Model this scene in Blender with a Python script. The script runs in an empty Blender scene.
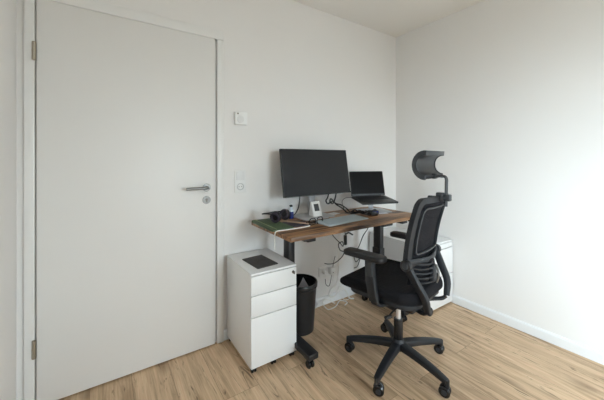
import bpy, bmesh, math, random
from mathutils import Vector, Matrix
random.seed(7)
PI = math.pi
S = bpy.context.scene
COL = S.collection

# ------------------------------------------------------------------ helpers
def link(o, parent=None):
    COL.objects.link(o)
    if parent is not None:
        o.parent = parent
    return o

def obj(name, bm, mat, parent=None, loc=(0, 0, 0), rz=0.0, smooth=38):
    bmesh.ops.remove_doubles(bm, verts=bm.verts[:], dist=1e-6)
    bmesh.ops.recalc_face_normals(bm, faces=bm.faces[:])
    if smooth:
        for f in bm.faces:
            f.smooth = True
        for e in bm.edges:
            if len(e.link_faces) == 2:
                e.smooth = e.calc_face_angle(3.2) < math.radians(smooth)
    me = bpy.data.meshes.new(name)
    bm.to_mesh(me)
    bm.free()
    for m in (mat if isinstance(mat, (list, tuple)) else [mat]):
        me.materials.append(m)
    o = bpy.data.objects.new(name, me)
    o.location = loc
    o.rotation_euler = (0, 0, rz)
    return link(o, parent)

def tag(o, label=None, cat=None, group=None, kind=None):
    if label: o['label'] = label
    if cat: o['category'] = cat
    if group: o['group'] = group
    if kind: o['kind'] = kind
    return o

def thing(name, label, cat, loc=(0, 0, 0), rz=0.0, group=None):
    o = bpy.data.objects.new(name, None)
    o.empty_display_size = .1
    o.location = loc
    o.rotation_euler = (0, 0, rz)
    link(o)
    return tag(o, label, cat, group)

def B():
    return bmesh.new()

def box(bm, x0, x1, y0, y1, z0, z1, bev=0.0, seg=2, mtx=None):
    r = bmesh.ops.create_cube(bm, size=1.0)
    vs = r['verts']
    for v in vs:
        v.co = Vector(((x0 + x1) / 2 + v.co.x * (x1 - x0), (y0 + y1) / 2 + v.co.y * (y1 - y0), (z0 + z1) / 2 + v.co.z * (z1 - z0)))
    if bev:
        es = list({e for v in vs for e in v.link_edges})
        r = bmesh.ops.bevel(bm, geom=es, offset=bev, segments=seg, profile=.5, affect='EDGES')
        vs = list({v for f in r['faces'] for v in f.verts} | {v for v in vs if v.is_valid})
    if mtx is not None:
        for v in vs:
            v.co = mtx @ v.co
    return vs

def loft(bm, rings, cap=True, closed=True, cyc=False):
    vr = [[bm.verts.new(p) for p in r] for r in rings]
    n = len(vr[0])
    pairs = list(zip(vr[:-1], vr[1:]))
    if cyc: pairs.append((vr[-1], vr[0]))
    for a, b in pairs:
        for i in range(n if closed else n - 1):
            j = (i + 1) % n
            bm.faces.new((a[i], a[j], b[j], b[i]))
    if cap and closed and not cyc:
        bm.faces.new(vr[0]); bm.faces.new(vr[-1])
    return [v for r in vr for v in r]

def rrect(w, h, r, n=6):
    pts = []
    for cx, cy, a0 in ((w/2-r, h/2-r, 0), (-w/2+r, h/2-r, 90), (-w/2+r, -h/2+r, 180), (w/2-r, -h/2+r, 270)):
        for k in range(n + 1):
            a = math.radians(a0 + 90 * k / n)
            pts.append((cx + r * math.cos(a), cy + r * math.sin(a)))
    return pts

def slab(bm, w, h, r, z0, z1, bev, cx=0, cy=0, seg=3, top_dome=0.0, fn=None):
    """rounded rectangle slab with rolled top and bottom edges"""
    rings = []
    lv = []
    for k in range(seg + 1):
        a = PI / 2 * k / seg
        lv.append((bev * (1 - math.sin(a)), z0 + bev * (1 - math.cos(a))))
    for k in range(seg + 1):
        a = PI / 2 * k / seg
        lv.append((bev * (1 - math.cos(a)), z1 - bev * (1 - math.sin(a))))
    for ins, z in lv:
        rings.append([Vector((cx + x, cy + y, z)) for x, y in rrect(w - 2*ins, h - 2*ins, max(r - ins, .0005))])
    if top_dome:
        for s in (.8, .55, .25):
            rings.append([Vector((cx + x*s, cy + y*s, z1 + top_dome * (1 - s*s))) for x, y in rrect(w - 2*bev, h - 2*bev, max(r - bev, .0005))])
    if fn:
        rings = [[fn(p) for p in rg] for rg in rings]
    return loft(bm, rings)

def catmull(pts, n=6):
    P = [Vector(p) for p in pts]
    if len(P) < 3: return P
    P = [2*P[0]-P[1]] + P + [2*P[-1]-P[-2]]
    out = []
    for i in range(1, len(P) - 2):
        a, b, c, d = P[i-1:i+3]
        for k in range(n):
            t = k / n
            out.append(.5*((2*b) + (c-a)*t + (2*a-5*b+4*c-d)*t*t + (3*b-a-3*c+d)*t**3))
    out.append(P[-2])
    return out

def tube(bm, pts, r, seg=8, smooth_n=6, sx=1.0, sy=1.0, up=None):
    """sweep a circle (or a w x h ellipse, sx, sy) along a smoothed path"""
    path = catmull(pts, smooth_n) if smooth_n > 1 else [Vector(p) for p in pts]
    rings = []
    u = None
    N = len(path)
    for i, p in enumerate(path):
        t = (path[min(i+1, N-1)] - path[max(i-1, 0)]).normalized()
        if up is not None:
            u = Vector(up) - t * t.dot(Vector(up)); u.normalize()
        elif u is None:
            u = t.orthogonal().normalized()
        else:
            u = (u - t * t.dot(u)).normalized()
        w = t.cross(u)
        rr = r(i / (N - 1)) if callable(r) else r
        rings.append([p + rr*(math.cos(2*PI*k/seg)*u*sx + math.sin(2*PI*k/seg)*w*sy) for k in range(seg)])
    return loft(bm, rings)

def bar(bm, pts, w, h, up, n=6, bev=.004):
    """sweep a chamfered w x h rectangle (h along up) along a smoothed path"""
    path = catmull(pts, n) if n > 1 else [Vector(p) for p in pts]
    N = len(path); rings = []
    for i, p in enumerate(path):
        t = (path[min(i+1, N-1)] - path[max(i-1, 0)]).normalized()
        u = Vector(up) - t * t.dot(Vector(up)); u.normalize()
        s = t.cross(u)
        f = i / (N - 1)
        ww = w(f) if callable(w) else w
        hh = h(f) if callable(h) else h
        rings.append([p + s*x + u*y for x, y in rrect(ww, hh, bev, 2)])
    return loft(bm, rings)

def lathe(bm, prof, seg=32, cx=0, cy=0, mtx=None, cap=True):
    rings = [[Vector((cx + r*math.cos(2*PI*k/seg), cy + r*math.sin(2*PI*k/seg), z)) for k in range(seg)] for r, z in prof]
    if mtx is not None:
        rings = [[mtx @ p for p in rg] for rg in rings]
    return loft(bm, rings, cap=cap)

def cyl(bm, c, axis, r, l, seg=24, bev=.002):
    """cylinder centred at c along axis with chamfered rims"""
    q = Vector((0, 0, 1)).rotation_difference(Vector(axis)).to_matrix().to_4x4()
    M = Matrix.Translation(Vector(c)) @ q
    return lathe(bm, [(max(r-bev, 1e-4), -l/2), (r, -l/2+bev), (r, l/2-bev), (max(r-bev, 1e-4), l/2)], seg, mtx=M)

# ---------------------------------------------------------------- materials
def mat(name, col, rough=.5, metal=0.0, spec=.5, bump=None, var=0.0, vscale=20, coat=0.0):
    m = bpy.data.materials.new(name)
    m.use_nodes = True
    nt = m.node_tree
    b = nt.nodes['Principled BSDF']
    b.inputs['Base Color'].default_value = (*col, 1)
    b.inputs['Roughness'].default_value = rough
    b.inputs['Metallic'].default_value = metal
    b.inputs['Specular IOR Level'].default_value = spec
    b.inputs['Coat Weight'].default_value = coat
    tc = nt.nodes.new('ShaderNodeTexCoord')
    nz = nt.nodes.new('ShaderNodeTexNoise')
    nz.inputs['Scale'].default_value = vscale
    nz.inputs['Detail'].default_value = 4
    nt.links.new(tc.outputs['Object'], nz.inputs['Vector'])
    if var:
        mx = nt.nodes.new('ShaderNodeMix'); mx.data_type = 'RGBA'
        mx.inputs['A'].default_value = (*[c*(1-var) for c in col], 1)
        mx.inputs['B'].default_value = (*[min(1, c*(1+var)) for c in col], 1)
        nt.links.new(nz.outputs['Fac'], mx.inputs['Factor'])
        nt.links.new(mx.outputs['Result'], b.inputs['Base Color'])
    if bump:
        n2 = nt.nodes.new('ShaderNodeTexNoise')
        n2.inputs['Scale'].default_value = bump[0]
        nt.links.new(tc.outputs['Object'], n2.inputs['Vector'])
        bp = nt.nodes.new('ShaderNodeBump')
        bp.inputs['Strength'].default_value = bump[1]
        bp.inputs['Distance'].default_value = bump[2] if len(bump) > 2 else .002
        nt.links.new(n2.outputs['Fac'], bp.inputs['Height'])
        nt.links.new(bp.outputs['Normal'], b.inputs['Normal'])
    return m

WHITE = (.80, .79, .775)
M_wall = mat('wall_paint', (.80, .785, .77), .9, bump=(260, .12, .001), var=.012, vscale=3, spec=.2)
M_ceil = mat('ceiling_paint', (.82, .80, .77), .95, bump=(200, .1, .001), spec=.1)
M_door = mat('door_lacquer', (.755, .742, .722), .42, var=.008, vscale=2)
M_trim = mat('trim_lacquer', (.78, .775, .76), .4, var=.01)
M_base = mat('baseboard_white', (.80, .81, .82), .35, var=.01)
M_cab = mat('cabinet_white', (.82, .825, .83), .35, var=.008, vscale=4)
M_cabedge = mat('cabinet_gap', (.10, .10, .11), .7, var=.05)
M_plastic_w = mat('white_plastic', (.82, .82, .81), .35, var=.01)
M_plastic_wd = mat('grey_white_plastic', (.75, .75, .745), .4, var=.02)
M_recess_shade = mat('socket_shade_grey', (.50, .50, .50), .5, var=.02)  # darker than the cover: shade inside the socket put into the colour
M_steel = mat('brushed_steel', (.24, .235, .225), .42, 1.0, bump=(300, .1, .0005), var=.05)
M_hinge = mat('hinge_metal', (.42, .38, .31), .38, 1.0, var=.1)
M_black = mat('black_plastic', (.010, .010, .012), .42, bump=(400, .1, .0005), var=.1)
M_blackg = mat('black_gloss_plastic', (.012, .012, .014), .22, var=.05)
M_blackm = mat('black_powder_metal', (.014, .014, .016), .38, .0, bump=(500, .08, .0004), var=.1)
M_chair = mat('chair_charcoal_plastic', (.0115, .0135, .018), .5, bump=(350, .12, .0005), var=.08)
M_chairg = mat('chair_grey_plastic', (.030, .033, .038), .42, bump=(350, .12, .0005), var=.08)
M_screen = mat('monitor_panel', (.0085, .0085, .011), .34, var=.03, spec=.4)
M_lscreen = mat('laptop_panel', (.004, .0035, .004), .3, var=.05, spec=.12)
M_lap = mat('laptop_shell', (.035, .036, .04), .42, .3, var=.05)
M_key = mat('key_black', (.012, .012, .014), .5, var=.05)
M_kb = mat('keyboard_silver', (.47, .53, .56), .38, .25, var=.02)
M_kbkey = mat('keyboard_keys', (.40, .47, .51), .5, .0, var=.04)
M_silver = mat('silver_aluminium', (.50, .50, .52), .45, .35, var=.03)
M_chrome = mat('chrome', (.80, .80, .82), .28, .6, var=.02)
M_green = mat('green_cover', (.055, .095, .042), .6, bump=(150, .2, .001), var=.15)
M_greenl = mat('pale_green_strip', (.26, .32, .16), .6, var=.1)
M_dark = mat('dark_cover', (.03, .022, .034), .6, var=.2)
M_tan = mat('tan_card', (.50, .34, .24), .65, var=.1, vscale=12)
M_cream = mat('cream_paper', (.70, .62, .52), .7, var=.08, vscale=15)
M_paper = mat('white_paper', (.75, .75, .78), .7, var=.04, vscale=18)
M_blue = mat('blue_bottle', (.015, .025, .17), .25, var=.1)
M_pale = mat('pale_bottle', (.62, .68, .75), .3, var=.05)
M_cable = mat('black_cable', (.014, .014, .016), .5, var=.1)
M_cablew = mat('white_cable', (.80, .79, .76), .45, var=.03)
M_pad = mat('grey_felt', (.085, .080, .079), .95, bump=(220, .5, .002), var=.35, vscale=14)
M_lcd = mat('lcd_dark', (.03, .036, .045), .3, var=.05)
M_brown = mat('grey_brown', (.16, .14, .12), .5, var=.1)

def fabric(name, col, sc, strength, dist=.002):
    m = mat(name, col, .9, spec=.25)
    nt = m.node_tree; b = nt.nodes['Principled BSDF']
    tc = nt.nodes.new('ShaderNodeTexCoord')
    ws = []
    for ax in ('X', 'Y', 'Z'):
        w = nt.nodes.new('ShaderNodeTexWave'); w.bands_direction = ax
        w.inputs['Scale'].default_value = sc
        nt.links.new(tc.outputs['Object'], w.inputs['Vector']); ws.append(w)
    a = nt.nodes.new('ShaderNodeMath'); a.operation = 'MULTIPLY'
    nt.links.new(ws[0].outputs['Fac'], a.inputs[0]); nt.links.new(ws[2].outputs['Fac'], a.inputs[1])
    a2 = nt.nodes.new('ShaderNodeMath'); a2.operation = 'ADD'
    nt.links.new(a.outputs[0], a2.inputs[0]); nt.links.new(ws[1].outputs['Fac'], a2.inputs[1])
    mx = nt.nodes.new('ShaderNodeMix'); mx.data_type = 'RGBA'
    mx.inputs['A'].default_value = (*[c*.55 for c in col], 1); mx.inputs['B'].default_value = (*[c*1.3 for c in col], 1)
    nt.links.new(a.outputs[0], mx.inputs['Factor']); nt.links.new(mx.outputs['Result'], b.inputs['Base Color'])
    bp = nt.nodes.new('ShaderNodeBump'); bp.inputs['Strength'].default_value = strength; bp.inputs['Distance'].default_value = dist
    nt.links.new(a2.outputs[0], bp.inputs['Height']); nt.links.new(bp.outputs['Normal'], b.inputs['Normal'])
    return m
M_mesh = fabric('chair_mesh', (.017, .016, .020), 90, .5)
M_seatf = fabric('seat_fabric', (.013, .013, .017), 120, .4)

def floor_mat():
    m = bpy.data.materials.new('oak_planks'); m.use_nodes = True
    nt = m.node_tree; N = nt.nodes; L = nt.links
    b = N['Principled BSDF']
    tc = N.new('ShaderNodeTexCoord')
    mp = N.new('ShaderNodeMapping'); mp.inputs['Rotation'].default_value = (0, 0, PI/2); mp.inputs['Location'].default_value = (.31, .07, 0)
    L.new(tc.outputs['Object'], mp.inputs['Vector'])
    br = N.new('ShaderNodeTexBrick')
    br.offset = .37; br.offset_frequency = 2; br.squash = 1
    for k, v in (('Color1', (0, 0, 0, 1)), ('Color2', (1, 1, 1, 1)), ('Mortar', (.5, .5, .5, 1)), ('Scale', 1.0), ('Mortar Size', .0009), ('Mortar Smooth', .1), ('Bias', 0), ('Brick Width', 1.28), ('Row Height', .192)):
        br.inputs[k].default_value = v
    L.new(mp.outputs['Vector'], br.inputs['Vector'])
    sep = N.new('ShaderNodeSeparateColor'); L.new(br.outputs['Color'], sep.inputs[0])
    rnd = sep.outputs['Red']
    # per plank offset so the grain breaks at the joints
    off = N.new('ShaderNodeCombineXYZ')
    mul = N.new('ShaderNodeMath'); mul.operation = 'MULTIPLY'; mul.inputs[1].default_value = 37.0
    L.new(rnd, mul.inputs[0])
    for i in range(3): L.new(mul.outputs[0], off.inputs[i])
    add = N.new('ShaderNodeVectorMath'); add.operation = 'ADD'
    L.new(mp.outputs['Vector'], add.inputs[0]); L.new(off.outputs[0], add.inputs[1])
    def grain(sx, sy, scale, detail, dist=0.0, rough=.6):
        k = N.new('ShaderNodeMapping'); k.inputs['Scale'].default_value = (sx, sy, 1)
        L.new(add.outputs[0], k.inputs['Vector'])
        n = N.new('ShaderNodeTexNoise'); n.inputs['Scale'].default_value = scale
        n.inputs['Detail'].default_value = detail; n.inputs['Distortion'].default_value = dist; n.inputs['Roughness'].default_value = rough
        L.new(k.outputs[0], n.inputs['Vector']); return n.outputs['Fac']
    g1 = grain(.9, 9, 1.5, 6, 1.4)
    g2 = grain(2.5, 70, 2.0, 5, .2)
    g3 = grain(1.6, 10, 2.0, 5, 2.2)
    r1 = N.new('ShaderNodeValToRGB'); e = r1.color_ramp.elements
    e[0].position = .28; e[0].color = (.34, .228, .135, 1)
    e[1].position = .74; e[1].color = (.76, .565, .385, 1)
    x = e.new(.5); x.color = (.60, .432, .28, 1)
    L.new(g1, r1.inputs['Fac'])
    # fine pores
    m2 = N.new('ShaderNodeMix'); m2.data_type = 'RGBA'; m2.blend_type = 'OVERLAY'; m2.inputs['Factor'].default_value = .42
    L.new(r1.outputs['Color'], m2.inputs['A'])
    cr = N.new('ShaderNodeValToRGB'); cr.color_ramp.elements[0].position = .3; cr.color_ramp.elements[1].position = .7
    cr.color_ramp.elements[0].color = (.28, .27, .26, 1); cr.color_ramp.elements[1].color = (.72, .71, .70, 1)
    L.new(g2, cr.inputs['Fac']); L.new(cr.outputs['Color'], m2.inputs['B'])
    # plank to plank tone
    tone = N.new('ShaderNodeMix'); tone.data_type = 'RGBA'; tone.blend_type = 'MULTIPLY'; tone.inputs['Factor'].default_value = 1
    tr = N.new('ShaderNodeValToRGB')
    tr.color_ramp.elements[0].color = (.93, .92, .91, 1); tr.color_ramp.elements[1].color = (1.06, 1.055, 1.05, 1)
    L.new(rnd, tr.inputs['Fac']); L.new(m2.outputs['Result'], tone.inputs['A']); L.new(tr.outputs['Color'], tone.inputs['B'])
    # round knots
    km = N.new('ShaderNodeMapping'); km.inputs['Scale'].default_value = (2.2, 5.2, 1); L.new(add.outputs[0], km.inputs['Vector'])
    vo = N.new('ShaderNodeTexVoronoi'); vo.inputs['Scale'].default_value = 1.0; L.new(km.outputs[0], vo.inputs['Vector'])
    vr = N.new('ShaderNodeValToRGB'); vr.color_ramp.elements[0].position = .03; vr.color_ramp.elements[1].position = .24
    vr.color_ramp.elements[0].color = (.8, .8, .8, 1); vr.color_ramp.elements[1].color = (0, 0, 0, 1); L.new(vo.outputs['Distance'], vr.inputs['Fac'])
    mk = N.new('ShaderNodeMix'); mk.data_type = 'RGBA'; L.new(vr.outputs['Color'], mk.inputs['Factor'])
    L.new(tone.outputs['Result'], mk.inputs['A']); mk.inputs['B'].default_value = (.20, .12, .065, 1)
    # dark cracks
    kr = N.new('ShaderNodeValToRGB'); kr.color_ramp.elements[0].position = .60; kr.color_ramp.elements[1].position = .68
    kr.color_ramp.elements[0].color = (0, 0, 0, 1); kr.color_ramp.elements[1].color = (.75, .75, .75, 1)
    L.new(g3, kr.inputs['Fac'])
    m3 = N.new('ShaderNodeMix'); m3.data_type = 'RGBA'
    L.new(kr.outputs['Color'], m3.inputs['Factor']); L.new(mk.outputs['Result'], m3.inputs['A']); m3.inputs['B'].default_value = (.10, .055, .030, 1)
    m4 = N.new('ShaderNodeMix'); m4.data_type = 'RGBA'
    L.new(br.outputs['Fac'], m4.inputs['Factor']); L.new(m3.outputs['Result'], m4.inputs['A']); m4.inputs['B'].default_value = (.24, .155, .09, 1)
    L.new(m4.outputs['Result'], b.inputs['Base Color'])
    b.inputs['Roughness'].default_value = .48
    b.inputs['Specular IOR Level'].default_value = .4
    bp = N.new('ShaderNodeBump'); bp.inputs['Strength'].default_value = .25; bp.inputs['Distance'].default_value = .001
    L.new(g2, bp.inputs['Height']); L.new(bp.outputs['Normal'], b.inputs['Normal'])
    return m
M_floor = floor_mat()

def desk_mat():
    m = bpy.data.materials.new('rustic_brown_board'); m.use_nodes = True
    nt = m.node_tree; N = nt.nodes; L = nt.links; b = N['Principled BSDF']
    tc = N.new('ShaderNodeTexCoord')
    def grain(sx, sy, scale, detail, dist):
        k = N.new('ShaderNodeMapping'); k.inputs['Scale'].default_value = (sx, sy, sy)
        L.new(tc.outputs['Object'], k.inputs['Vector'])
        n = N.new('ShaderNodeTexNoise'); n.inputs['Scale'].default_value = scale; n.inputs['Detail'].default_value = detail; n.inputs['Distortion'].default_value = dist
        L.new(k.outputs[0], n.inputs['Vector']); return n.outputs['Fac']
    g = grain(1.2, 12, 2.0, 6, 1.0)
    h = grain(3, 80, 2.0, 4, .2)
    r = N.new('ShaderNodeValToRGB'); e = r.color_ramp.elements
    e[0].position = .36; e[0].color = (.050, .023, .011, 1)
    e[1].position = .66; e[1].color = (.46, .25, .115, 1)
    x = e.new(.5); x.color = (.25, .125, .055, 1)
    L.new(g, r.inputs['Fac'])
    mx = N.new('ShaderNodeMix'); mx.data_type = 'RGBA'; mx.blend_type = 'OVERLAY'; mx.inputs['Factor'].default_value = .5
    L.new(r.outputs['Color'], mx.inputs['A']); L.new(h, mx.inputs['B'])
    L.new(mx.outputs['Result'], b.inputs['Base Color'])
    b.inputs['Roughness'].default_value = .45
    return m
M_desk = desk_mat()

def glass_mat():
    m = bpy.data.materials.new('window_glass'); m.use_nodes = True
    nt = m.node_tree; N = nt.nodes; L = nt.links
    N.remove(N['Principled BSDF'])
    t = N.new('ShaderNodeBsdfTransparent'); t.inputs['Color'].default_value = (.94, .96, .95, 1)
    g = N.new('ShaderNodeBsdfGlossy'); g.inputs['Roughness'].default_value = .02
    f = N.new('ShaderNodeFresnel'); f.inputs['IOR'].default_value = 1.45
    x = N.new('ShaderNodeMixShader')
    L.new(f.outputs[0], x.inputs[0]); L.new(t.outputs[0], x.inputs[1]); L.new(g.outputs[0], x.inputs[2])
    L.new(x.outputs[0], N['Material Output'].inputs['Surface'])
    return m
M_glass = glass_mat()

# --------------------------------------------------------------------- room
XL, XR, YB, YF, H, T = -2.857, 0.0, 0.0, -4.40, 2.50, .16
WY0, WY1, WZ0, WZ1 = -4.15, -2.30, .62, 2.15          # window opening in the left wall
DX0, DX1, DZ = -2.800, -1.865, 2.055                  # doorway in the back wall

def struct(name, bm, m, parent=None, **kw):
    o = obj(name, bm, m, parent, **kw)
    o['kind'] = 'structure'
    return o

b = B(); box(b, XL-T, XR+T, YF-T, YB+T, -.12, 0); struct('floor', b, M_floor)
b = B(); box(b, XL-T, XR+T, YF-T, YB+T, H, H+.12); struct('ceiling', b, M_ceil)
b = B()
box(b, XL-T, DX0, YB, YB+T, 0, H); box(b, DX1, XR+T, YB, YB+T, 0, H); box(b, DX0, DX1, YB, YB+T, DZ, H)
box(b, DX0-.02, DX1+.02, YB+.13, YB+T, 0, DZ+.02)  # added panel closing the doorway, unseen, blocks sky light at the door gaps
struct('wall_back', b, M_wall, smooth=0)
b = B(); box(b, XR, XR+T, YF, YB, 0, H); struct('wall_right', b, M_wall)
FX0, FX1 = -1.45, -.55                                 # added fill window, unseen, in the wall behind the camera
b = B()
box(b, XL-T, FX0, YF-T, YF, 0, H); box(b, FX1, XR+T, YF-T, YF, 0, H)
box(b, FX0, FX1, YF-T, YF, 0, WZ0); box(b, FX0, FX1, YF-T, YF, WZ1, H)
struct('wall_front', b, M_wall, smooth=0)
b = B()
box(b, XL-T, XL, YF, WY0, 0, H); box(b, XL-T, XL, WY1, YB, 0, H)
box(b, XL-T, XL, WY0, WY1, 0, WZ0); box(b, XL-T, XL, WY0, WY1, WZ1, H)
struct('wall_left', b, M_wall, smooth=0)

# window behind the camera: frame with two sashes and their panes
b = B()
fx0, fx1 = XL-.12, XL-.05
box(b, fx0, fx1, WY0, WY0+.06, WZ0, WZ1, .004); box(b, fx0, fx1, WY1-.06, WY1, WZ0, WZ1, .004)
box(b, fx0, fx1, WY0+.06, WY1-.06, WZ0, WZ0+.06, .004); box(b, fx0, fx1, WY0+.06, WY1-.06, WZ1-.06, WZ1, .004)
ym = (WY0+WY1)/2
box(b, fx0, fx1, ym-.04, ym+.04, WZ0+.06, WZ1-.06, .004)
win = struct('window_1', b, M_trim)
for ya, yb in ((WY0+.06, ym-.04), (ym+.04, WY1-.06)):
    b = B(); box(b, XL-.09, XL-.082, ya, yb, WZ0+.06, WZ1-.06); obj('pane', b, M_glass, win)
b = B(); box(b, XL-.05, XL+.03, WY0-.03, WY1+.03, WZ0-.025, WZ0, .004); obj('window_sill', b, M_trim, win)

b = B()  # frame, panes and sill of the added window that gives fill light
fy0, fy1 = YF-.12, YF-.05
box(b, FX0, FX0+.06, fy0, fy1, WZ0, WZ1, .004); box(b, FX1-.06, FX1, fy0, fy1, WZ0, WZ1, .004)
box(b, FX0+.06, FX1-.06, fy0, fy1, WZ0, WZ0+.06, .004); box(b, FX0+.06, FX1-.06, fy0, fy1, WZ1-.06, WZ1, .004)
xm = (FX0+FX1)/2
box(b, xm-.04, xm+.04, fy0, fy1, WZ0+.06, WZ1-.06, .004)
fill_win = struct('fill_window', b, M_trim)
for xa, xb in ((FX0+.06, xm-.04), (xm+.04, FX1-.06)):
    b = B(); box(b, xa, xb, YF-.09, YF-.082, WZ0+.06, WZ1-.06); obj('pane', b, M_glass, fill_win)
b = B(); box(b, FX0-.03, FX1+.03, YF-.05, YF+.03, WZ0-.025, WZ0, .004); obj('window_sill', b, M_trim, fill_win)

# baseboards
def baseboard(name, a, bb, horiz, m=M_base, h=.068, t=.014):
    b = B()
    prof = [(0, 0), (t, 0), (t, h-.012), (t-.004, h-.003), (t-.008, h), (0, h)]
    if horiz: rings = [[Vector((x, YB - p, z)) for p, z in prof] for x in (a, bb)]
    else: rings = [[Vector((XR - p, y, z)) for p, z in prof] for y in (a, bb)]
    loft(b, rings); return struct(name, b, m, smooth=0)
baseboard('baseboard_back', -1.828, -.0142, True)
baseboard('baseboard_right', YF, 0, False)
b = B(); box(b, XL+.0001, XL+.014, YF, WY1-.02, 0, .068, .003); box(b, XL+.0001, XL+.014, WY1-.02, -.03, 0, .068, .003)
struct('baseboard_left', b, M_base)

# door frame (casing + jamb) and door leaf
b = B()
CO = .052
def casing(b, y0, y1, ox, iz):
    box(b, DX0-.028, DX0+ox, y0, y1, 0, DZ-ox, .003); box(b, DX1-ox, DX1+.034, y0, y1, 0, DZ-ox, .003)
    box(b, DX0-.028, DX1+.034, y0, y1, DZ-ox, DZ+iz, .003)
casing(b, -.022, -.0005, .012, .047)
box(b, DX0, DX0+.02, 0, .12, 0, DZ, .002); box(b, DX1-.02, DX1, 0, .12, 0, DZ, .002); box(b, DX0, DX1, 0, .12, DZ-.02, DZ, .002)
box(b, DX0+.018, DX0+.03, .03, .10, 0, DZ-.018); box(b, DX1-.03, DX1-.018, .03, .10, 0, DZ-.018); box(b, DX0+.02, DX1-.02, .03, .10, DZ-.03, DZ-.018)
struct('trim_1', b, M_trim)
LX0, LX1, LZ = -2.781, -1.892, 2.041
b = B()
box(b, LX0, LX1, -.025, .018, .008, LZ, .003)
door = struct('door_1', b, M_door)
# handle: rosette, neck and lever
hx, hz = -1.948, 1.053
hd = B(); cyl(hd, (hx, -.026, hz), (0, 1, 0), .026, .008, 28)
hnd = obj('door_handle', hd, M_steel, door)
b = B(); tube(b, [(hx, -.028, hz), (hx, -.055, hz), (hx-.008, -.068, hz), (hx-.03, -.072, hz), (hx-.135, -.072, hz)], .0095, 12, 5); obj('lever', b, M_steel, hnd)
lk = B(); cyl(lk, (hx, -.026, .972), (0, 1, 0), .026, .008, 28)
lko = obj('lock_rosette', lk, M_steel, door)
b = B(); cyl(b, (hx, -.031, .975), (0, 1, 0), .0085, .006, 16, .001); box(b, hx-.004, hx+.004, -.034, -.028, .956, .976, .001); obj('keyhole', b, M_brown, lko)
for z in (1.775, .298):
    b = B(); cyl(b, (LX0-.009, -.026, z), (0, 0, 1), .0085, .092, 14, .002)
    cyl(b, (LX0-.009, -.026, z), (0, 0, 1), .0095, .004, 14, .0005)
    box(b, LX0-.024, LX0-.009, -.0195, -.0165, z-.043, z+.043); obj('hinge', b, M_hinge, door)

# ---------------------------------------------------------- wall fixtures
YW = -.0006
t = thing('thermostat', 'small square white thermostat on the wall right of the door', 'thermostat', (-1.706, 0, 1.525))
b = B(); box(b, -.045, .045, -.026, YW, -.045, .045, .005, 3); obj('housing', b, M_plastic_w, t)
b = B(); lathe(b, [(.0265, 0), (.0265, .004), (.024, .006), (.001, .006)], 28, mtx=Matrix.Translation((-.008, -.0255, -.006)) @ Matrix.Rotation(PI/2, 4, 'X')); obj('dial', b, M_plastic_wd, t)
b = B(); cyl(b, (-.026, -.0265, .033), (0, 1, 0), .006, .003, 14, .0008); obj('indicator_lamp', b, M_brown, t)

t = thing('wall_plate', 'white double wall plate with rocker switch above a round socket, beside the door', 'switch', (-1.708, 0, 1.082))
b = B(); box(b, -.041, .041, -.010, YW, -.079, .079, .003); obj('cover_frame', b, M_plastic_w, t)
b = B(); box(b, -.030, .030, -.015, -.0098, .010, .069, .0025, mtx=None); obj('rocker', b, M_plastic_wd, t)
b = B(); 
lathe(b, [(.0255, .012), (.0255, .0135), (.020, .0135), (.0195, .0035), (.001, .0035)], 28, mtx=Matrix.Translation((0, 0, -.037)) @ Matrix.Rotation(PI/2, 4, 'X'), cap=False)
so = obj('socket_insert', b, M_recess_shade, t)
b = B()
for dx in (-.0095, .0095): cyl(b, (dx, -.0105, -.037), (0, 1, 0), .003, .003, 10, .0005)
obj('socket_holes', b, M_brown, so)

t = thing('wall_outlet', 'white twin wall outlet low on the wall under the wooden desk', 'outlet', (-.93, 0, .285))
b = B(); box(b, -.079, .079, -.010, YW, -.041, .041, .003); obj('cover_frame', b, M_plastic_w, t)
for dx in (-.036, .036):
    b = B(); lathe(b, [(.0255, .012), (.0255, .0135), (.020, .0135), (.0195, .0105), (.001, .0105)], 24, mtx=Matrix.Translation((dx, 0, 0)) @ Matrix.Rotation(PI/2, 4, 'X'), cap=False); obj('socket_insert', b, M_plastic_wd, t)
t = thing('power_plug', 'white angled power plug in the left socket of the low wall outlet', 'plug', (-.966, -.0136, .285))
b = B(); lathe(b, [(.018, 0), (.018, .012), (.015, .026), (.010, .034)], 20, mtx=Matrix.Rotation(PI/2, 4, 'X')); obj('plug_body', b, M_plastic_w, t)
b = B(); tube(b, [(0, -.022, 0), (0, -.026, -.03), (.004, -.022, -.055)], lambda f: .006 - .002*f, 8, 4); obj('strain_relief', b, M_plastic_wd, t)
t = thing('usb_charger', 'white block charger in the right socket of the low wall outlet', 'charger', (-.894, -.0136, .285))
b = B(); box(b, -.022, .022, -.045, 0, -.027, .03, .005, 3); obj('charger_body', b, M_plastic_w, t)
b = B(); box(b, -.006, .006, -.047, -.0445, -.012, -.006, .0005); obj('usb_port', b, M_brown, t)

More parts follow.
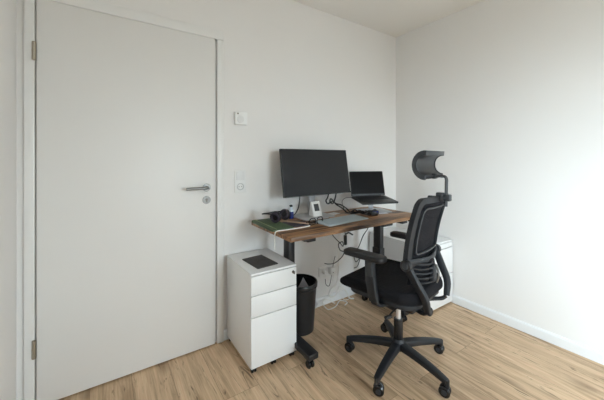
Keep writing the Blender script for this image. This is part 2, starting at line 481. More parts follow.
# ------------------------------------------------------------------ pedestal
def pedestal(name, label, loc, w, d, z0, z1, splits, castors, lock=True, plinth=False):
    gp = .003 if plinth else .0022
    t = thing(name, label, 'drawer unit', loc)
    hw = w/2
    fy = -d/2
    b = B()
    box(b, -hw, hw, fy+.019, d/2, z0, z1-.014, .002)
    obj('body', b, M_cab, t)
    b = B(); box(b, -hw, hw, fy, d/2, z1-.0135, z1, .003); obj('top_panel', b, M_cab, t)
    lv = [z1-.0155] + splits + [z0]
    for i in range(len(lv)-1):
        b = B(); box(b, -hw+.0005, hw-.0005, fy, fy+.0175, lv[i+1]+gp, lv[i]-gp, .002)
        dr = obj('drawer', b, M_cab, t)
        b = B(); box(b, hw-.004, hw+.0008, fy+.002, fy+.012, lv[i]-.05, lv[i]-.015, .001); obj('side_grip', b, M_plastic_wd, dr)
    if lock:
        b = B(); cyl(b, (hw-.025, fy-.001, z1-.045), (0, 1, 0), .009, .006, 18, .001); box(b, hw-.0265, hw-.0235, fy-.02, fy-.003, z1-.055, z1-.037, .0006)
        obj('lock', b, M_brown, t)
    if castors:
        for sx in (-1, 1):
            for sy in (-1, 1):
                b = B()
                cx, cy = sx*(hw-.024), sy*(d/2-.022)
                box(b, cx-.02, cx+.02, cy-.018, cy+.02, z0-.004, z0-.0003, .0005)
                for dx in (-.009, .009): cyl(b, (cx+dx, cy, .0142), (1, 0, 0), .014, .012, 16, .003)
                cyl(b, (cx, cy, .020), (0, 0, 1), .008, z0-.024, 10, .001)
                obj('caster', b, M_blackg, t)
        b = B(); cx, cy = 0, -d/2+.022
        for dx in (-.009, .009): cyl(b, (cx+dx, cy, .0142), (1, 0, 0), .014, .012, 16, .003)
        cyl(b, (cx, cy, .020), (0, 0, 1), .008, z0-.024, 10, .001)
        obj('caster', b, M_blackg, t)
    if plinth:
        b = B(); box(b, -hw+.01, hw-.01, fy+.03, d/2-.01, 0.0004, z0-.0003); obj('plinth', b, M_cabedge, t)
    return t
PX0, PX1, PY0, PY1, PZ = -1.808, -1.500, -.418, -.018, .580
pedestal('drawer_pedestal', 'narrow white three-drawer pedestal on casters between the door and the desk', ((PX0+PX1)/2, (PY0+PY1)/2, 0), PX1-PX0, PY1-PY0, .031, PZ, [.449, .324], True)
pedestal('drawer_cabinet', 'white drawer cabinet in the room corner behind the office chair', (-.2175, -.316, 0), .405, .575, .014, .548, [.487, .262], False, lock=False, plinth=True)
b = B(); slab(b, .148, .212, .006, .0003, .005, .002)
o = obj('felt_pad', b, M_pad, None, (-1.677, -.257, PZ), math.radians(4)); tag(o, 'dark grey rectangular felt pad lying on top of the white pedestal', 'pad')

# ----------------------------------------------------------------------- desk
TX0, TX1, TY0, TY1, TZ, TT = -1.655, -.448, -.598, -.078, .805, .025
dk = thing('standing_desk', 'brown wooden standing desk with black metal legs against the wall', 'desk', ((TX0+TX1)/2, (TY0+TY1)/2, 0))
dcx, dcy = (TX0+TX1)/2, (TY0+TY1)/2
b = B(); box(b, TX0-dcx, TX1-dcx, TY0-dcy, TY1-dcy, TZ-TT, TZ, .004, 2); obj('tabletop', b, M_desk, dk)
for lx in (-1.478, -.600):
    x = lx - dcx
    y = .045
    b = B(); box(b, x-.028, x+.028, y-.042, y+.042, .088, .50, .004); lg = obj('leg', b, M_blackm, dk)
    b = B(); box(b, x-.023, x+.023, y-.036, y+.036, .498, TZ-TT-.034, .004); obj('inner_column', b, M_blackm, lg)
    b = B(); box(b, x-.036, x+.036, -.235, .235, .052, .0875, .006); ft = obj('foot', b, M_blackm, dk)
    for yy in (-.2, .2):
        b = B(); xx = x-.012
        box(b, xx-.02, xx+.02, yy-.02, yy+.02, .046, .0515, .001)
        for dx in (-.012, .012): cyl(b, (xx+dx, yy-.012, .0233), (1, 0, 0), .0228, .016, 18, .004)
        cyl(b, (xx, yy-.006, .034), (0, 0, 1), .010, .024, 12, .001)
        obj('caster', b, M_blackg, ft)
    b = B(); box(b, x-.03, x+.03, -.215, .215, TZ-TT-.034, TZ-TT-.0003, .003); obj('support_bracket', b, M_blackm, dk)
b = B(); box(b, -.655-dcx, -.545-dcx, .045-.105, .045-.044, TZ-TT-.085, TZ-TT-.035, .005); obj('motor_housing', b, M_blackg, dk)
b = B(); box(b, -1.449-dcx, -.629-dcx, -.03+.045, .03+.045, TZ-TT-.036, TZ-TT-.002, .003); obj('crossbar', b, M_blackm, dk)
b = B(); box(b, -1.56-dcx, -1.525-dcx, TY0-dcy+.004, TY0-dcy+.04, TZ-TT-.012, TZ-TT-.0003, .002); obj('cable_clip', b, M_blackm, dk)
b = B(); box(b, -.56-dcx, -.47-dcx, TY0-dcy-.02, TY0-dcy+.05, TZ-TT-.022, TZ-TT-.0003, .003); hs = obj('control_handset', b, M_blackg, dk)
b = B()
for k in range(4): box(b, -.552+k*.02-dcx, -.538+k*.02-dcx, TY0-dcy-.0215, TY0-dcy-.0195, TZ-TT-.015, TZ-TT-.008, .0004)
obj('button', b, M_plastic_wd, hs)

# ------------------------------------------------------------ monitor
def tiltmat(loc, rz, rx):
    return Matrix.Translation(loc) @ Matrix.Rotation(rz, 4, 'Z') @ Matrix.Rotation(rx, 4, 'X')
FT = .010                              # thickness of the monitor foot plate
mx, my = -1.140, -.200
mt = thing('monitor', 'large black computer monitor standing on the wooden desk', 'monitor', (mx, -.13, TZ))
tm = tiltmat((0, -.066, .966-TZ), 0, -math.radians(9.6))
mw, mh = .634, .354
b = B(); box(b, -mw/2, mw/2, .0, .022, 0, mh, .004, 2, tm); obj('housing', b, M_black, mt)
b = B(); box(b, -mw/2+.005, mw/2-.005, -.0022, -.0002, .012, mh-.005, 0, 2, tm); obj('screen', b, M_screen, mt)
b = B(); box(b, -mw/2+.0015, mw/2-.0015, -.0035, -.0002, .0008, .011, .0008, 1, tm); obj('chin', b, M_blackg, mt)
b = B(); box(b, -.13, .13, .0222, .04, .06, .27, .012, 3, tm); obj('rear_bulge', b, M_black, mt)
b = B(); box(b, -.03, .03, .035, .063, .0105, .36, .006); obj('stand_column', b, M_silver, mt)
b = B(); box(b, -.03, .03, .016, .0345, .26, .33, .004); obj('tilt_joint', b, M_black, mt)
b = B(); slab(b, .28, .225, .02, .0004, FT, .003, -.06, -.048); obj('stand_foot', b, M_silver, mt)

# white wedge shaped desk clock on the monitor foot
ck = thing('desk_clock', 'white wedge-shaped desk clock with a dark display under the monitor', 'clock', (-1.192, -.205, TZ+FT+.0004), math.radians(-4))
b = B()
pr = [(-.036, 0), (.036, 0), (.030, .012), (.018, .100), (.008, .106), (.002, .102), (-.037, .008)]
loft(b, [[Vector((x, y, z)) for y, z in pr] for x in (-.037, .037)])
bmesh.ops.bevel(b, geom=b.edges[:], offset=.002, segments=2, affect='EDGES', profile=.5)
obj('case', b, M_plastic_w, ck)
a = math.atan2(.039, .094)
tm = Matrix.Translation((0, -.0175, .055)) @ Matrix.Rotation(-a, 4, 'X')
b = B(); box(b, -.021, .021, -.0022, .001, -.018, .036, .001, 1, tm); obj('display', b, M_lcd, ck)
b = B(); box(b, -.014, .014, -.0018, .001, -.038, -.034, .0005, 1, tm); obj('speaker_slot', b, M_plastic_wd, ck)

# --------------------------------------------------------------- laptop + stand
lrz = math.radians(-18.0)
lx, ly = -.656, -.300           # middle of the base
ls = thing('laptop_stand', 'grey metal laptop stand holding the open black laptop above the desk', 'laptop stand', (lx, ly, TZ), lrz)
rear_z, front_z = .920, .893
tl = math.atan2(rear_z-front_z, .20)
tm = tiltmat((0, 0, (rear_z+front_z)/2 - TZ), 0, tl)
b = B(); slab(b, .24, .20, .02, .0004, .006, .002, .01, .03); obj('stand_base', b, M_silver, ls)
b = B(); bar(b, [(.015, .075, .004), (.015, .088, .03), (.015, .080, .075), (.015, .045, .088)], .045, .008, (0, 1, .01), 6, .003); obj('stand_arm', b, M_silver, ls)
b = B(); box(b, -.10, .13, -.075, .09, -.0165, -.0112, .002, 2, tm); obj('stand_tray', b, M_silver, ls)
lp = thing('laptop', 'open black laptop with a dark screen raised on a metal stand', 'laptop', (lx, ly, (rear_z+front_z)/2), lrz)
tm = tiltmat((0, 0, 0), 0, tl)
b = B(); slab(b, .322, .212, .01, -.0108, .003, .003); b.transform(tm); base = obj('base', b, M_lap, lp)
b = B()
for r in range(5):
    n = 13
    for c in range(n):
        x0 = -.135 + c*.27/n; y0 = -.015 + r*.0185
        box(b, x0+.001, x0+.27/n-.001, y0+.001, y0+.0165, .0031, .0042)
b.transform(tm); obj('keyboard_keys', b, M_key, base)
b = B(); box(b, -.05, .05, -.09, -.03, .0031, .0036); b.transform(tm); obj('touchpad', b, M_lap, base)
th = Matrix.Translation(tm @ Vector((0, .101, .004))) @ Matrix.Rotation(-math.radians(12), 4, 'X')
b = B(); slab(b, .322, .212, .008, -.003, .003, .002); b.transform(th @ Matrix.Translation((0, .001, .107)) @ Matrix.Rotation(PI/2, 4, 'X')); lid = obj('lid', b, M_lap, lp)
b = B(); box(b, -.156, .156, -.0034, -.0021, .018, .208); b.transform(th); obj('screen', b, M_lscreen, lid)
b = B(); cyl(b, (0, 0, 0), (1, 0, 0), .005, .24, 14); b.transform(th); obj('hinge', b, M_black, lp)

# ------------------------------------------------------------- desk top things
def flat(name, label, cat, m, w, d, h, x, y, rz, r=.004, z=TZ, bev=.0015):
    b = B(); slab(b, w, d, r, .0004, h, bev)
    return tag(obj(name, b, m, None, (x, y, z), math.radians(rz)), label, cat)
# keyboard
kb = thing('keyboard', 'slim silver keyboard near the front edge of the wooden desk', 'keyboard', (-1.118, -.424, TZ), math.radians(4.5))
b = B(); slab(b, .395, .150, .012, .0006, .008, .003, fn=lambda p: Vector((p.x, p.y, p.z + (max(0, (p.y+.06))*.045 if p.z > .004 else 0)))); obj('case', b, M_kb, kb)
b = B()
for r in range(6):
    n = 15
    for c in range(n):
        x0 = -.187 + c*.374/n; y0 = -.066 + r*.022
        zz = .0082 + max(0, y0+.071)*.045
        box(b, x0+.0015, x0+.374/n-.0015, y0+.0015, y0+.0205, zz-.001, zz+.0022)
obj('keys', b, M_kbkey, kb)
# green folder at the left end
gf = thing('green_folder', 'dark green folder lying along the left end of the desk', 'folder', (-1.598, -.268, TZ), math.radians(-1.5))
b = B(); slab(b, .150, .325, .012, .0004, .014, .004); obj('cover', b, M_green, gf)
b = B(); box(b, -.050, -.042, -.163, .163, .0141, .0155, .0005); obj('pale_strip', b, M_greenl, gf)
flat('notebook', 'dark purple-black notebook lying beside the green folder', 'notebook', M_dark, .145, .14, .010, -1.447, -.335, -8)
b = B(); slab(b, .026, .215, .003, .0004, .005, .001); o = obj('wooden_ruler', b, M_tan, None, (-1.4465, -.318, TZ+.0102), math.radians(28))
tag(o, 'light tan wooden ruler lying across the dark notebook', 'ruler')
flat('card_folder', 'tan card folder lying right of the monitor foot', 'folder', M_tan, .20, .09, .006, -1.035, -.285, 4, r=.006)
flat('letter', 'pale folded letter lying between the monitor foot and the black cables', 'paper', M_paper, .12, .07, .004, -1.015, -.19, 10, r=.002)
flat('mouse_pad', 'small grey mat lying on the desk behind the keyboard', 'mat', M_brown, .19, .085, .003, -.90, -.235, 8, r=.006)
# glasses-like black phone holder in front of the monitor foot
t = thing('eyeglasses', 'folded black eyeglasses lying in front of the grey monitor foot', 'eyeglasses', (-1.335, -.405, TZ), math.radians(8))
for sx in (-1, 1):
    b = B()
    ring = [Vector((sx*.034 + x*1.0, 0, .023 + y)) for x, y in rrect(.055, .043, .018, 5)]
    ring.append(ring[0])
    tube(b, ring, .003, 6, 1)
    obj('rim', b, M_blackg, t)
    b = B(); tube(b, [(sx*.063, 0, .030), (sx*.064, .03, .012), (sx*.0, .045 + .012*sx, .006), (-sx*.05, .05 + .012*sx, .004)], .0028, 6, 5); obj('temple', b, M_blackg, t)
b = B(); tube(b, [(-.008, 0, .028), (0, -.002, .031), (.008, 0, .028)], .0026, 6, 4); obj('bridge', b, M_chrome, t)

# headphones on the green folder
hp = thing('headphones', 'black over-ear headphones resting on the green folder and dark notebook', 'headphones', (-1.512, -.240, TZ+.0115), math.radians(29))
hp.rotation_euler = (0, .075, math.radians(29))
for s in (-1, 1):
    c = Vector((s*.060, 0, .040))
    tm = Matrix.Translation(c) @ Matrix.Rotation(s*math.radians(18), 4, 'Y') @ Matrix.Rotation(math.radians(90), 4, 'Y')
    b = B(); lathe(b, [(.024, -.016), (.036, -.013), (.0385, -.004), (.036, .006), (.030, .012), (.012, .014)], 24, mtx=tm); cup = obj('ear_cup', b, M_black, hp)
    b = B(); 
    sg = -1 if s > 0 else 1
    M2 = tm
    pts = [M2 @ Vector((.028*math.cos(q*2*PI/20), .028*math.sin(q*2*PI/20), -.019)) for q in range(21)]
    tube(b, pts, .009, 8, 1); obj('ear_cushion', b, M_dark, cup)
b = B(); bar(b, [(-.072, 0, .045), (-.076, .03, .055), (-.066, .085, .052), (-.03, .122, .044), (.03, .122, .044), (.066, .085, .052), (.076, .03, .055), (.072, 0, .045)], .024, .010, (0, .3, 1), 6, .003); obj('headband', b, M_black, hp)

# blue spray bottle
bt = thing('spray_bottle', 'small blue bottle with a white neck and dark cap beside the headphones', 'bottle', (-1.372, -.150, TZ))
b = B(); lathe(b, [(.0155, .0004), (.018, .003), (.018, .045), (.0165, .052)], 24); obj('body', b, M_blue, bt)
b = B(); lathe(b, [(.0165, .0522), (.014, .066), (.009, .074), (.009, .086)], 24); obj('neck', b, M_pale, bt)
b = B(); lathe(b, [(.010, .0862), (.010, .097), (.007, .100)], 20); cyl(b, (-.008, 0, .094), (1, 0, 0), .004, .016, 10); obj('cap', b, M_black, bt)

# small dock with blue front and paper by the laptop stand
t = thing('usb_hub', 'small dark blue hub standing in front of the laptop stand', 'usb hub', (-.738, -.372, TZ), math.radians(-20))
b = B(); box(b, -.030, .030, -.02, .02, .0004, .030, .004, 3); obj('hub_body', b, M_blackg, t)
b = B(); box(b, -.024, .024, -.0212, -.0198, .016, .027, .0005); obj('hub_label', b, M_blue, t)
flat('note_paper', 'small white sheet of paper lying right of the dark blue hub', 'paper', M_paper,   .085, .075, .0016, -.655, -.372, -15, r=.001, bev=.0004)

# ------------------------------------------------------------------- cables
def cable(label, pts, r=.003, m=None, n=6, name='cable'):
    b = B(); tube(b, pts, r, 8, n)
    return tag(obj(name, b, m or M_cable), label, 'cable')
z0 = TZ + .004
cable('black cable curving from the blue bottle up to the left underside of the monitor', [(-1.42, -.12, z0), (-1.37, -.115, z0+.002), (-1.325, -.118, z0+.014), (-1.295, -.125, z0+.06), (-1.285, -.128, z0+.12), (-1.285, -.135, .985)], .0038)
cable('black looped cable arching in the air right of the white clock', [(-1.0, -.135, .99), (-1.03, -.15, .935), (-1.06, -.165, .912), (-1.045, -.17, .888), (-.99, -.165, .90), (-.955, -.17, .872), (-.93, -.185, .855), (-.90, -.20, .830), (-.885, -.22, z0), (-.87, -.25, z0)], .0055)
cable('black cable twisting beside the looped cable under the monitor corner', [(-.93, -.14, .99), (-.95, -.15, .93), (-1.0, -.18, .888), (-1.035, -.185, .905), (-1.02, -.18, .925), (-.97, -.175, .885), (-.93, -.195, .872), (-.895, -.23, .84), (-.88, -.245, z0+.01), (-.85, -.28, z0)], .0055)
cable('thin black cable running from the tangle to the laptop rear', [(-.90, -.215, .812), (-.905, -.19, .86), (-.89, -.165, .895), (-.84, -.15, .915), (-.77, -.165, .918), (-.745, -.17, .922)], .0026)
for k, (lab, dx) in enumerate((('thick black cable bundle coiled behind the keyboard right end', 0), ('second black cable coil lying on top of the bundle near the laptop stand', 1))):
    pts = []
    for q in range(26):
        a = q / 25 * 2*PI*(2.4 + dx)
        f = q / 25
        pts.append((-.905 + .15*f + .035*math.cos(a) + .02*dx, -.285 - .085*f + .028*math.sin(a) - .012*dx, z0 + .004 + dx*.011 + .006*(1+math.sin(a*1.7))))
    cable(lab, pts, .0048, M_cable, 4)
t = thing('power_brick', 'black power adapter brick lying between the cable coil and the blue hub', 'power adapter', (-.80, -.415, TZ), math.radians(-8))
b = B(); box(b, -.035, .035, -.018, .018, .0004, .024, .005, 3); obj('brick_body', b, M_blackg, t)
b = B(); tube(b, [(-.034, 0, .012), (-.05, .004, .012)], lambda f: .006-.002*f, 8, 1); obj('strain_relief', b, M_cable, t)
# white cable across the left end and hanging down
cable('white cable lying across the left end of the desk and hanging over the edge', [(-1.415, -.443, z0+.004), (-1.46, -.44, z0), (-1.53, -.438, z0), (-1.60, -.436, z0), (-1.648, -.434, z0), (-1.661, -.432, z0-.012), (-1.662, -.431, .765), (-1.662, -.431, .735), (-1.661, -.430, .70)], .0036, M_cablew)
# under the desk
ZU = TZ - TT
cable('black cable dangling in a knotted loop from the desk underside by the hanging plug', [(-1.235, -.42, ZU-.004), (-1.22, -.42, .738), (-1.185, -.42, .695), (-1.139, -.42, .653), (-1.111, -.42, .625), (-1.125, -.43, .662), (-1.157, -.425, .649), (-1.139, -.42, .604), (-1.102, -.42, .583), (-1.06, -.35, .52), (-1.0, -.20, .42), (-.97, -.08, .37), (-.965, -.03, .36)], .0032)
cable('thin black cable drooping from the right desk leg down behind the armrest', [(-.66, -.25, ZU-.05), (-.679, -.25, .663), (-.738, -.25, .605), (-.784, -.25, .53), (-.78, -.20, .47), (-.70, -.09, .42), (-.675, -.08, .373), (-.65, -.08, .324), (-.601, -.08, .35), (-.638, -.085, .285), (-.675, -.08, .275)], .0036)
t = thing('extension_plug', 'black plug hanging from its cable under the middle of the desk', 'plug', (-1.165, -.50, ZU))
b = B(); tube(b, [(0, 0, -.0005), (0, 0, -.03), (.002, 0, -.055)], .003, 8, 3); obj('cord', b, M_cable, t)
b = B(); bar(b, [(.002, 0, -.052), (.003, 0, -.09), (.004, 0, -.115)], .02, .016, (0, 1, 0), 3, .004); obj('plug_body', b, M_black, t)
b = B(); tube(b, [(.006, 0, -.045), (.03, -.004, -.038), (.06, -.01, -.055)], .0055, 8, 4); obj('side_connector', b, M_black, t)
cable('white cable hanging straight down from the desk and looping above the baseboard', [(-.83, -.12, ZU-.004), (-.835, -.10, .65), (-.841, -.07, .547), (-.852, -.07, .489), (-.847, -.072, .36), (-.852, -.07, .241), (-.875, -.07, .17), (-.93, -.07, .15), (-.951, -.07, .113), (-.93, -.07, .082), (-.886, -.075, .088), (-.858, -.082, .14), (-.83, -.08, .142), (-.772, -.07, .101), (-.749, -.07, .069), (-.72, -.075, .02), (-.68, -.08, .0065)], .0062, M_cablew)
cable('white cable coiled in loops on the floor against the baseboard', [(-.87, -.05, .0042), (-.91, -.03, .03), (-.965, -.032, .055), (-1.0, -.045, .04), (-.985, -.095, .006), (-.93, -.10, .0042), (-.88, -.085, .0042), (-.83, -.05, .0042), (-.79, -.04, .0042), (-.77, -.095, .0042), (-.82, -.12, .0042)], .004, M_cablew)
cable('white lead arching from the charger block down to the baseboard', [(-.894, -.062, .281), (-.87, -.085, .25), (-.84, -.07, .18), (-.825, -.045, .10), (-.80, -.04, .05), (-.76, -.05, .0055), (-.72, -.06, .0042)], .003, M_cablew)
cable('black lead drooping from the angled plug in the low wall outlet', [(-.964, -.036, .228), (-.955, -.035, .18), (-.925, -.04, .165), (-.9, -.035, .22), (-.87, -.03, .34), (-.85, -.03, .40)], .0026)

# ---------------------------------------------------------------- waste bin
wb = thing('waste_bin', 'round black waste bin between the white pedestal and the desk wall', 'bin', (-1.318, -.185, 0))
b = B()
lathe(b, [(.096, .0005), (.100, .004), (.122, .338), (.120, .338), (.098, .010), (.002, .010)], 40, cap=False)
bmesh.ops.contextual_create(b, geom=[e for e in b.edges if e.is_boundary and e.verts[0].co.z < .003])
obj('body', b, M_blackm, wb)
b = B(); lathe(b, [(.1225, .318), (.127, .320), (.1285, .345), (.125, .352), (.1175, .352), (.1165, .340), (.1195, .338), (.1215, .320)], 40, cap=False)
obj('rim', b, M_blackg, wb)
pp = B()
g = []
for i in range(9):
    row = []
    for j in range(9):
        u, v = i/8*.245, j/8*.245
        w_, h_ = (u - v)*.7071, (u + v)*.7071
        row.append(pp.verts.new((w_*.60, abs(w_)*-.35 + .03 + .005*math.sin(30*h_) + .06*(h_-.17), .013 + h_*.995 + .003*math.sin(40*w_))))
    g.append(row)
for i in range(8):
    for j in range(8):
        pp.faces.new((g[i][j], g[i+1][j], g[i+1][j+1], g[i][j+1]))
bmesh.ops.solidify(pp, geom=pp.faces[:], thickness=.0012)
tag(obj('waste_paper', pp, M_paper, None, (-1.292, -.192, 0), math.radians(-30), smooth=0), 'creased sheet of white paper standing folded inside the black waste bin', 'paper')

# --------------------------------------------------------------- office chair
chair = thing('office_chair', 'black mesh office chair with headrest and armrests in front of the desk', 'chair', (-1.016, -.814, 0), math.radians(11))
# star base
hub = B(); lathe(hub, [(.028, .085), (.040, .090), (.043, .118), (.034, .135), (.028, .150)], 24); obj('hub', hub, M_chair, chair)
for k in range(5):
    a = math.radians(-30 + 72*k)
    d = Vector((math.cos(a), math.sin(a), 0)); s = Vector((-d.y, d.x, 0))
    b = B()
    bar(b, [d*.030 + Vector((0, 0, .112)), d*.11 + Vector((0, 0, .108)), d*.20 + Vector((0, 0, .098)), d*.270 + Vector((0, 0, .086)), d*.308 + Vector((0, 0, .078))],
        lambda f: .052 - .020*f, lambda f: .040 - .014*f, (0, 0, 1), 4, .008)
    lg = obj('leg', b, M_chair, chair)
    e = d*.308
    b = B(); cyl(b, e + Vector((0, 0, .066)), (0, 0, 1), .013, .045, 16, .002); obj('stem', b, M_black, lg)
    ca = a + math.radians((35, -50, 70, 20, 110)[k])
    ax = Vector((math.cos(ca), math.sin(ca), 0)); tr = Vector((-ax.y, ax.x, 0))*.010
    b = B()
    for q in (-1, 1): cyl(b, e + ax*q*.013 + tr + Vector((0, 0, .0288)), ax, .0285, .019, 24, .005)
    wl = obj('caster', b, M_blackg, lg)
    for q in (-1, 1):
        b = B(); cyl(b, e + ax*q*.0228 + tr + Vector((0, 0, .0288)), ax, .014, .003, 18, .001)
        obj('hub_cap', b, M_chairg, lg)
    b = B(); tube(b, [e + tr + Vector((0, 0, .0288)) + Vector((0, 0, .0325)) + tr*t*.9 - Vector((0, 0, abs(t)*abs(t)*.0035)) for t in (-2.2, -1, 0, 1, 2.2)], .006, 8, 3); obj('fender', b, M_black, lg)
# gas lift
b = B(); lathe(b, [(.027, .150), (.027, .265), (.025, .270)], 24); obj('column_cover', b, M_blackg, chair)
b = B(); lathe(b, [(.0145, .270), (.0145, .370)], 20); obj('gas_lift', b, M_chrome, chair)
# tilt mechanism and levers
b = B(); box(b, -.085, .085, -.13, .11, .365, .422, .012, 3); mech = obj('tilt_mechanism', b, M_black, chair)
b = B(); cyl(b, (0, -.165, .378), (0, 1, 0), .024, .07, 20, .006); obj('tension_knob', b, M_black, mech)
for s in (-1, 1):
    b = B(); tube(b, [(s*.08, .05*s, .392), (s*.16, .05*s, .390), (s*.22, .055*s, .384)], .005, 8, 3); cyl(b, (s*.225, .055*s, .383), (1, .2*s, -.1), .010, .05, 12, .003); obj('lever', b, M_black, mech)
# seat
def seatdef(p):
    z = p.z
    z -= 1.3 * max(0, p.y - .13)**2 * (z - .445)/.07
    z += .25 * max(0, abs(p.x) - .15)**2 * 4
    yy = p.y + (max(0, -p.y)/.24)**2 * .055 * (p.x/.2)**2
    return Vector((p.x*(1 - .05*max(0, (-p.y - .02)/.2)), yy, z))
b = B(); slab(b, .50, .545, .10, .462, .532, .028, 0, .0325, 4, fn=seatdef); obj('seat_cushion', b, M_seatf, chair)
b = B(); slab(b, .45, .44, .08, .434, .462, .008, 0, .01, 2, fn=seatdef); obj('seat_pan', b, M_chair, chair)
# armrests
for s in (-1, 1):
    b = B(); slab(b, .086, .255, .030, .688, .718, .010, s*.274, .064, 3); arm = obj('armrest', b, M_black, chair)
    b = B(); bar(b, [(s*.270, .030, .680), (s*.272, .026, .60), (s*.272, .014, .52), (s*.266, .006, .468)], .054, .034, (1, 0, 0), 5, .008); obj('arm_post', b, M_chair, arm)
    b = B(); bar(b, [(s*.270, .030, .684), (s*.274, .025, .60)], .046, .044, (1, 0, 0), 3, .008); obj('height_sleeve', b, M_chairg, arm)
    b = B(); bar(b, [(s*.268, .007, .485), (s*.255, .005, .446), (s*.215, .003, .428), (s*.15, .0, .416), (s*.080, .0, .410)], .052, .016, (0, .01, 1), 5, .005); obj('arm_bracket', b, M_chair, arm)
# backrest
def bk(x, z, off=0.0):
    f = (z - .68) / .34
    y = -.128 - .074*f - .012*math.sin(PI*min(max(f, 0), 1)) * -1 - .034*(1 - (x/.215)**2)
    return Vector((x, y + off, z))
def loop(w_t, w_b, zt, zb, r, off, n=6):
    h = zt - zb
    out = []
    for x, z in rrect(1.0, h, r, n):
        pass
    pts = rrect(w_t, h, r, n)
    for x, z in pts:
        f = (z + h/2) / h
        w = w_b + (w_t - w_b)*f
        out.append(bk(x * w / w_t, zb + h/2 + z, off))
    return out
def densify(L, k=3):
    out = []
    for i in range(len(L)):
        a, c = L[i], L[(i+1) % len(L)]
        m = k*3 if (a - c).length > .08 else 1
        for q in range(m):
            p = a.lerp(c, q/m)
            out.append(p)
    return out
def frame_band(outer, inner, d0, d1):
    """four loops bridged into a closed picture-frame band following the back curve"""
    o2 = [(p.x, p.z) for p in densify(loop(*outer, 0))]
    i2 = [(p.x, p.z) for p in densify(loop(*inner, 0))]
    n = min(len(o2), len(i2))
    b = B()
    loft(b, [[bk(x, z, d0) for x, z in o2[:n]], [bk(x, z, d1) for x, z in o2[:n]], [bk(x, z, d1) for x, z in i2[:n]], [bk(x, z, d0) for x, z in i2[:n]]], cap=False, cyc=True)
    return b
b = frame_band((.404, .390, 1.036, .655, .040), (.344, .330, 1.006, .698, .028), -.013, .013)
bmesh.ops.bevel(b, geom=[e for e in b.edges if len(e.link_faces) == 2 and e.calc_face_angle(0) > 1.0], offset=.005, segments=2, affect='EDGES', profile=.5)
back = obj('back_frame', b, M_chair, chair)
b = B()
G = []
nx, nz = 16, 18
for i in range(nz+1):
    f = i/nz
    z = .690 + (1.020-.690)*f
    w = .338 + (.352-.338)*f
    G.append([b.verts.new(bk(-w/2 + w*j/nx, z, -.003)) for j in range(nx+1)])
for i in range(nz):
    for j in range(nx):
        b.faces.new((G[i][j], G[i][j+1], G[i+1][j+1], G[i+1][j]))
bmesh.ops.solidify(b, geom=b.faces[:], thickness=.004)
obj('back_mesh', b, M_mesh, back)
b = frame_band((.312, .296, .982, .722, .030), (.296, .281, .974, .730, .026), -.020, -.006)
obj('inner_piping', b, M_chairg, back)
# supports from the back frame down under the seat
for s in (-1, 1):
    b = B()
    bar(b, [(s*.190, -.137, .705), (s*.196, -.150, .672), (s*.184, -.185, .600), (s*.164, -.226, .520), (s*.136, -.232, .440)], .025, lambda f: .031 + .010*math.sin(PI*f), (0, 1, .35), 5, .006)
    sp = obj('back_support', b, M_chair, chair)
    b = B(); cyl(b, (s*.205, -.146, .680), (1, .1*s, 0), .029, .030, 28, .004); pv = obj('pivot_cap', b, M_black, sp)
    b = B(); cyl(b, (s*.220, -.1475, .680), (1, .1*s, 0), .018, .006, 24, .002); obj('pivot_screw', b, M_chairg, pv)
b = B()
for sg in (-1, 1): bar(b, [(sg*.136, -.230, .437), (sg*.125, -.21, .420), (sg*.10, -.17, .412), (sg*.05, -.12, .408)], .030, .014, (0, 0, 1), 5, .004)
bar(b, [(-.07, -.12, .408), (.07, -.12, .408)], .05, .014, (0, 0, 1), 1, .004)
obj('back_yoke', b, M_chair, chair)
# lumbar support
b = B()
rings = []
for i in range(9):
    f = i/8
    z = .545 + .15*f
    row = []
    w = .30 - .06*abs(f-.5)*2
    bul = math.sin(PI*f)
    top = [Vector((-w/2 + w*q/12, -.130 - .05*(1-(2*q/12-1)**2) - .015*bul + .02*(1-f), z)) for q in range(13)]
    bot = [p + Vector((0, -.016, 0)) for p in reversed(top)]
    rings.append(top + bot)
loft(b, rings); lum = obj('lumbar_support', b, M_seatf, chair)
for k in range(5):
    b = B(); z = .570 + k*.025
    tube(b, [(-.155 + .004*k, -.150, z+.006), (-.11, -.188, z), (-.06, -.206, z-.004), (-.02, -.213, z-.004)], .0055, 8, 4); obj('lumbar_rib', b, M_chair, lum)
b = B(); box(b, -.028, .014, -.224, -.200, .560, .655, .008, 3); obj('lumbar_slider', b, M_chairg, lum)
b = B(); tube(b, [(-.008, -.228, .655), (-.006, -.238, .62), (-.008, -.237, .585), (-.012, -.230, .56)], .006, 10, 4); obj('slider_grip', b, M_steel, lum)
b = B(); bar(b, [(-.20, -.140, .690), (-.11, -.176, .688), (0, -.192, .680), (.11, -.176, .688), (.20, -.140, .690)], .012, .035, (0, 0, 1), 5, .004); obj('lower_rail', b, M_chair, back)
# headrest
def hr(x, t, off=0.0):
    x += .012
    return hr0(x, t, off)
def hr0(x, t, off=0.0):
    """profile arc: convex to the front, ends pointing back"""
    ry, rz = .064 + off, .066 + off
    c = 1 - .12*(x/.15)**2
    return Vector((x, -.219 + ry*math.cos(t)*c + .012*(x/.15)**2, 1.207 + rz*math.sin(t)))
def hshell(x0, x1, t0, t1, o0, o1, nx=10, nt=14):
    b = B()
    rings = []
    for i in range(nx+1):
        x = x0 + (x1-x0)*i/nx
        r = [hr(x, t0+(t1-t0)*k/nt, o1) for k in range(nt+1)] + [hr(x, t1-(t1-t0)*k/nt, o0) for k in range(nt+1)]
        rings.append(r)
    loft(b, rings)
    return b
d = math.radians
hs_ = obj('headrest_shell', hshell(-.132, .132, d(-88), d(96), -.010, -.001), M_black, chair)
b = hshell(-.126, .126, d(-82), d(84), 0, .010)
obj('headrest_pad', b, M_mesh, hs_)
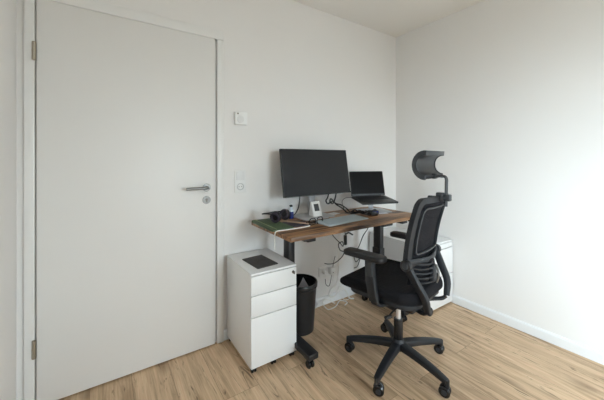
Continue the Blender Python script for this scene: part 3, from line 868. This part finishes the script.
for x0, x1 in ((-.137, -.126), (.126, .137)):
    obj('headrest_rim', hshell(x0, x1, d(-90), d(98), -.014, .013, 2, 18), M_chairg, hs_)
obj('headrest_lip', hshell(-.127, .127, d(85), d(98), -.012, .012, 10, 3), M_chairg, hs_)
# headrest post and bracket
b = B(); tube(b, [(0, -.215, 1.140), (0, -.245, 1.146), (0, -.268, 1.144), (0, -.277, 1.132), (0, -.277, 1.10), (0, -.276, 1.04), (0, -.275, .982)], .0088, 10, 5, sx=1.3, sy=.9, up=(1, 0, 0)); obj('headrest_post', b, M_chairg, chair)
b = B(); box(b, -.022, .022, -.225, -.205, 1.130, 1.160, .005); obj('headrest_joint', b, M_black, chair)
b = B(); box(b, -.017, .017, -.266, -.226, 1.008, 1.056, .006, 3); box(b, -.012, .012, -.235, -.180, 1.015, 1.034, .003, 2); box(b, -.018, .018, -.300, -.262, 1.012, 1.048, .005, 2); obj('post_bracket', b, M_chairg, chair)

# -------------------------------------------------------------------- light
w = bpy.data.worlds.new('overcast_sky'); S.world = w; w.use_nodes = True
nt = w.node_tree; N = nt.nodes; L = nt.links
bg = N['Background']
tc = N.new('ShaderNodeTexCoord'); sx = N.new('ShaderNodeSeparateXYZ'); L.new(tc.outputs['Generated'], sx.inputs[0])
rp = N.new('ShaderNodeValToRGB'); e = rp.color_ramp.elements
e[0].position = .44; e[0].color = (.11, .115, .11, 1)
e[1].position = .53; e[1].color = (.79, .90, 1.0, 1)
mr = N.new('ShaderNodeMapRange'); mr.inputs['From Min'].default_value = -1; mr.inputs['From Max'].default_value = 1
L.new(sx.outputs['Z'], mr.inputs['Value']); L.new(mr.outputs['Result'], rp.inputs['Fac']); L.new(rp.outputs['Color'], bg.inputs['Color'])
bg.inputs['Strength'].default_value = 30.0
po = bpy.data.lights.new('window_portal', 'AREA'); po.shape = 'RECTANGLE'; po.size = WZ1-WZ0; po.size_y = WY1-WY0
po.cycles.is_portal = True
pobj = bpy.data.objects.new('window_portal', po); link(pobj)
po2 = bpy.data.lights.new('window_portal', 'AREA'); po2.shape = 'RECTANGLE'; po2.size = FX1-FX0; po2.size_y = WZ1-WZ0  # portal for the added fill window
po2.cycles.is_portal = True
pobj2 = bpy.data.objects.new('window_portal', po2); link(pobj2)
pobj2.location = (xm, YF-.15, (WZ0+WZ1)/2); pobj2.rotation_euler = (PI/2, 0, 0)
pobj.location = (XL-.15, ym, (WZ0+WZ1)/2); pobj.rotation_euler = (0, -PI/2, 0)

# ------------------------------------------------------------------- camera
cam = bpy.data.cameras.new('camera'); co = bpy.data.objects.new('camera', cam); link(co)
cam.sensor_fit = 'HORIZONTAL'; cam.sensor_width = 36
cam.lens = 36*291/604
co.location = (-2.497, -1.957, 1.24)
co.rotation_euler = (PI/2, 0, -math.atan2(.5595, .8288))
cam.shift_y = -(200-159)/604
cam.clip_start = .02
S.camera = co
S.view_settings.view_transform = 'Standard'; S.view_settings.look = 'None'
S.view_settings.exposure = 0.0; S.view_settings.gamma = 1; S.view_settings.use_curve_mapping = False
try:
    S.cycles.diffuse_bounces = 8; S.cycles.max_bounces = 12; S.cycles.use_denoising = True
except Exception:
    pass
